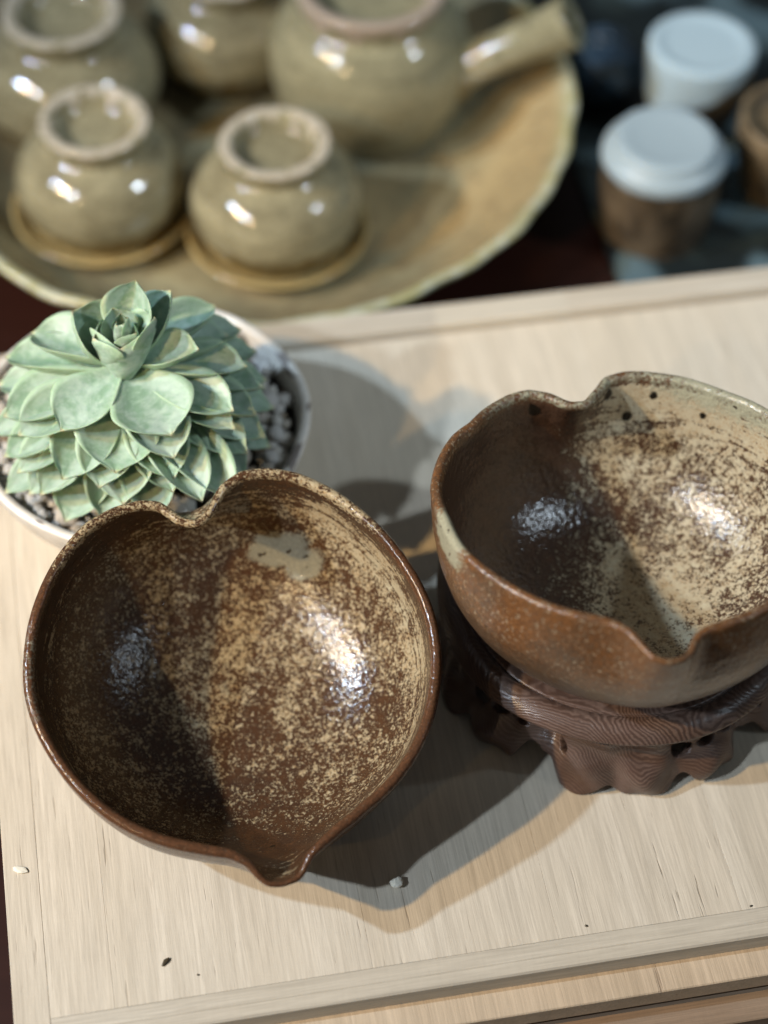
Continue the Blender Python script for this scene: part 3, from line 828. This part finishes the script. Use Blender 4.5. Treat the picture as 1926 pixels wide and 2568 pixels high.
SAU_P = smooth_profile([(0, 0.12), (1.6, 0.12), (1.7, 0.0), (2.0, 0.0), (2.1, 0.15), (2.8, 0.35), (3.15, 0.62), (3.22, 0.74), (3.15, 0.8), (3.0, 0.74), (2.7, 0.52), (2.3, 0.4), (0, 0.36)], 4)
V, F = lathe(SAU_P, 72)
sau_me = mesh_data('saucer', V, F, M_SAUCER); fix_normals(sau_me)
FLOOR = -3.02


def cup(loc, label, s=1.0, rz=0.0, saucer=None):
    z = FLOOR + (0.40 if saucer else 0.0)
    c_ = link('teacup', cup_me, None, (loc[0], loc[1], z)); c_.scale = (s,) * 3; c_.rotation_euler = (0, 0, rz)
    tag(c_, label, 'teacup', 'upturned celadon teacups on the plate')
    if saucer:
        o = link('saucer', sau_me, None, (loc[0], loc[1], FLOOR + 0.01)); tag(o, saucer, 'saucer', 'ochre saucers under the teacups')
    return c_


cup((-4.0, 14.9), 'upturned celadon teacup on a saucer nearest the middle of the plate front', 1.0, 0.4, 'ochre saucer under the teacup right in front of the teapot')
cup((-10.2, 15.8), 'upturned celadon teacup on a saucer at the left front of the plate', 1.0, 2.0, 'ochre saucer under the left front teacup')
cup((-12.0, 21.6), 'larger upturned celadon teacup at the far left behind the left front cup', 1.14, 1.1)
cup((-6.4, 25.0), 'upturned celadon teacup half hidden at the top between far left cup and teapot', 1.05, 3.0)

t = NT('celadon_plate_glaze')
v = t.coord()
xyz = t.node('ShaderNodeSeparateXYZ', {0: t.node('ShaderNodeTexCoord').outputs['Object']}).outputs
r_ = t.math('SQRT', t.math('ADD', t.math('MULTIPLY', xyz[0], xyz[0]), t.math('MULTIPLY', xyz[1], xyz[1])))
n1 = t.noise(v, 28, 4, 0.6); n2 = t.noise(v, 160, 4, 0.6); n3 = t.noise(v, 14, 3, 0.5)
c = t.mix(t.mapr(n1, 0.4, 0.6), (0.27, 0.235, 0.135), (0.135, 0.125, 0.08))
c = t.mix(t.mapr(n3, 0.48, 0.62, 0, 0.75), c, (0.43, 0.325, 0.165))
c = t.mix(t.mapr(n2, 0.5, 0.7, 0, 0.6), c, (0.14, 0.10, 0.06))
rn = t.math('ADD', r_, t.math('MULTIPLY', t.math('SUBTRACT', n2, 0.5), 0.008))
c = t.mix(t.mapr(rn, 0.112, 0.1165), c, t.mix(t.mapr(n2, 0.4, 0.6), (0.42, 0.42, 0.30), (0.32, 0.30, 0.14)))
M_PLATE = t.out(c, 0.25, t.bump(n2, 0.0008, 0.6), Specular_IOR_Level=0.6)
PLC = (-5.45, 19.6)
prof = smooth_profile([(0, 0.48), (6.5, 0.48), (8.2, 0.60), (9.6, 1.3), (10.8, 2.35), (11.45, 3.12), (11.72, 3.32), (11.92, 3.25), (11.85, 3.0), (11.2, 2.2), (9.9, 0.9), (8.5, 0.12), (7.9, 0.0), (7.5, 0.0), (7.3, 0.25), (0, 0.25)], 5)


def plwob(r, z, a, i):
    f = max((r - 9) / 3, 0)
    return r + f * (0.05 * math.sin(9 * a + 1) + 0.04 * math.sin(17 * a) + 0.04 * math.sin(31 * a + 2)), z + f * (0.05 * math.sin(7 * a) + 0.05 * math.sin(19 * a + 1))


V, F = lathe(prof, 256, plwob)
pl = mob('serving_plate', V, F, M_PLATE, None, (PLC[0], PLC[1], TZ + 0.01)); fix_normals(pl.data)
tag(pl, 'large round olive brown plate with wavy pale rim carrying the tea set', 'plate')

pot_t = empty('teapot', (-0.95, 22.0, FLOOR)); tag(pot_t, 'olive celadon teapot with hollow straight side handle standing on the plate', 'teapot')
prof = smooth_profile([(0, 0.1), (2.3, 0.08), (2.55, 0.0), (2.75, 0.1), (3.25, 0.9), (3.62, 2.0), (3.68, 3.2), (3.45, 4.1), (3.0, 4.75), (2.66, 5.02), (2.62, 5.3), (2.72, 5.8), (2.66, 5.98), (2.4, 5.98), (2.2, 5.85), (2.08, 5.5), (1.9, 5.2), (1.0, 5.1), (0, 5.08)], 5)
V, F = lathe(prof, 96)
tb = mob('teapot_body', V, F, M_TEAPOT, pot_t); fix_normals(tb.data)
hb = Vector((3.05, -0.75, 2.75)); ht = Vector((7.15, -1.1, 5.25)); hd = (ht - hb)
prof = smooth_profile([(1.15, 0.0), (0.92, 0.35), (0.78, 1.0), (0.76, 2.2), (0.82, 3.4), (0.95, 4.45), (1.0, 4.75), (0.9, 4.85), (0.68, 4.8), (0.6, 4.5), (0.55, 3.0), (0, 2.9)], 4)
V, F = lathe(prof, 48)
hnd = mob('side_handle', V, F, M_TEAPOT, pot_t); fix_normals(hnd.data)
hnd.location = hb * S; hnd.rotation_euler = hd.to_track_quat('Z', 'Y').to_euler()

# ------------------------------------------------------------------ dark mat with cups at the right
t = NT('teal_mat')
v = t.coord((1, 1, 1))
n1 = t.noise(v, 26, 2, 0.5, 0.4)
c = t.mix(t.mapr(n1, 0.49, 0.57), (0.006, 0.010, 0.010), (0.085, 0.13, 0.145))  # pale blue-grey noise patches over near-black teal
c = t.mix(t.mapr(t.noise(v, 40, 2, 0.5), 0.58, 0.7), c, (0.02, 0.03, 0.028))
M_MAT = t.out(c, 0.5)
matz = empty('placemat', (6.45, 21.3, TZ + 0.004), YAW - 0.012)
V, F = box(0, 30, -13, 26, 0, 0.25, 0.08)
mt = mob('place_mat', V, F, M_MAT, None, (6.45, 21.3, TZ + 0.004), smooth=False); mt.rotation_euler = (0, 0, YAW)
bpy.data.objects.remove(matz)
tag(mt, 'dark teal place mat with blue-grey patches under the blue and white cups at the right', 'place mat')
MZ = TZ + 0.26


def drip_mat(name, zl, slope, white, brown):
    t = NT(name)
    xyz = t.node('ShaderNodeSeparateXYZ', {0: t.node('ShaderNodeTexCoord').outputs['Object']}).outputs
    v = t.coord()
    n1 = t.noise(v, 120, 3, 0.6)
    e = t.math('ADD', xyz[2], t.math('ADD', t.math('MULTIPLY', xyz[0], slope), t.math('MULTIPLY', t.math('SUBTRACT', n1, 0.5), 0.008)))
    b = t.mix(t.mapr(t.noise(v, 75, 3, 0.6), 0.4, 0.62), brown, tuple(x * 0.30 for x in brown))
    c = t.mix(t.mapr(e, (zl - .12) * S, (zl + .12) * S), b, white)
    return t.out(c, 0.4, Specular_IOR_Level=0.4)


M_JAR = drip_mat('white_lid_brown_jar', 3.05, 0.0, (0.30, 0.37, 0.40), (0.11, 0.08, 0.048))
jar = empty('lidded_jar', (9.4, 16.6, MZ)); tag(jar, 'brown textured jar with pale blue white stepped lid at the back right', 'jar')
V, F = lathe(smooth_profile([(0, 0), (1.75, 0), (1.9, 0.12), (2.0, 0.6), (2.08, 1.8), (2.08, 2.75), (2.02, 3.0)], 4), 64)
o = mob('jar_body', V, F, M_JAR, jar); fix_normals(o.data)
V, F = lathe(smooth_profile([(1.95, 2.9), (2.12, 2.95), (2.18, 3.15), (2.12, 3.42), (1.95, 3.58), (1.84, 3.76), (1.74, 3.92), (1.5, 3.98), (0.9, 3.9), (0, 3.86)], 4), 64)
o = mob('jar_lid', V, F, M_JAR, jar); fix_normals(o.data)
M_WC = drip_mat('white_drip_cup_glaze', 2.2, -0.6, (0.38, 0.48, 0.52), (0.14, 0.095, 0.045))
V, F = lathe(smooth_profile([(0, 0.1), (1.2, 0.0), (1.4, 0.2), (1.75, 1.2), (1.95, 2.6), (1.98, 3.5), (1.9, 3.66), (1.7, 3.72), (1.5, 3.66), (1.2, 3.6), (0, 3.58)], 4), 64)
o = mob('drip_glazed_cup', V, F, M_WC, None, (11.15, 22.3, MZ)); fix_normals(o.data)
tag(o, 'brown cup with white glaze running down from its top, behind the lidded jar', 'cup')
t = NT('navy_glaze'); M_NAVY = t.out(t.mix(t.noise(t.coord(), 90), (0.018, 0.034, 0.06), (0.03, 0.055, 0.075)), 0.25, Specular_IOR_Level=0.8)
V, F = lathe(smooth_profile([(0, 0), (1.0, 0), (1.15, 0.15), (1.55, 0.7), (1.6, 1.3), (1.3, 2.0), (0.8, 2.35), (0.4, 2.4), (0.3, 2.6), (0.36, 2.8), (0, 2.95)], 4), 64)
o = mob('navy_pot', V, F, M_NAVY, None, (7.75, 24.1, MZ)); fix_normals(o.data)
tag(o, 'small glossy navy blue pot beside the teapot handle at the back', 'small pot')
M_TANC = drip_mat('tan_cup_glaze', 5.0, 0.0, (0.3, 0.24, 0.15), (0.24, 0.175, 0.10))
V, F = lathe(smooth_profile([(0, 0), (1.4, 0), (1.6, 0.2), (1.95, 1.6), (2.0, 3.0), (1.92, 3.2), (1.75, 3.1), (1.6, 2.6), (0, 2.5)], 4), 48)
o = mob('tan_cup', V, F, M_TANC, None, (14.3, 18.9, MZ)); fix_normals(o.data)
tag(o, 'tan cup cut off by the right edge of the photo behind the jar', 'cup')
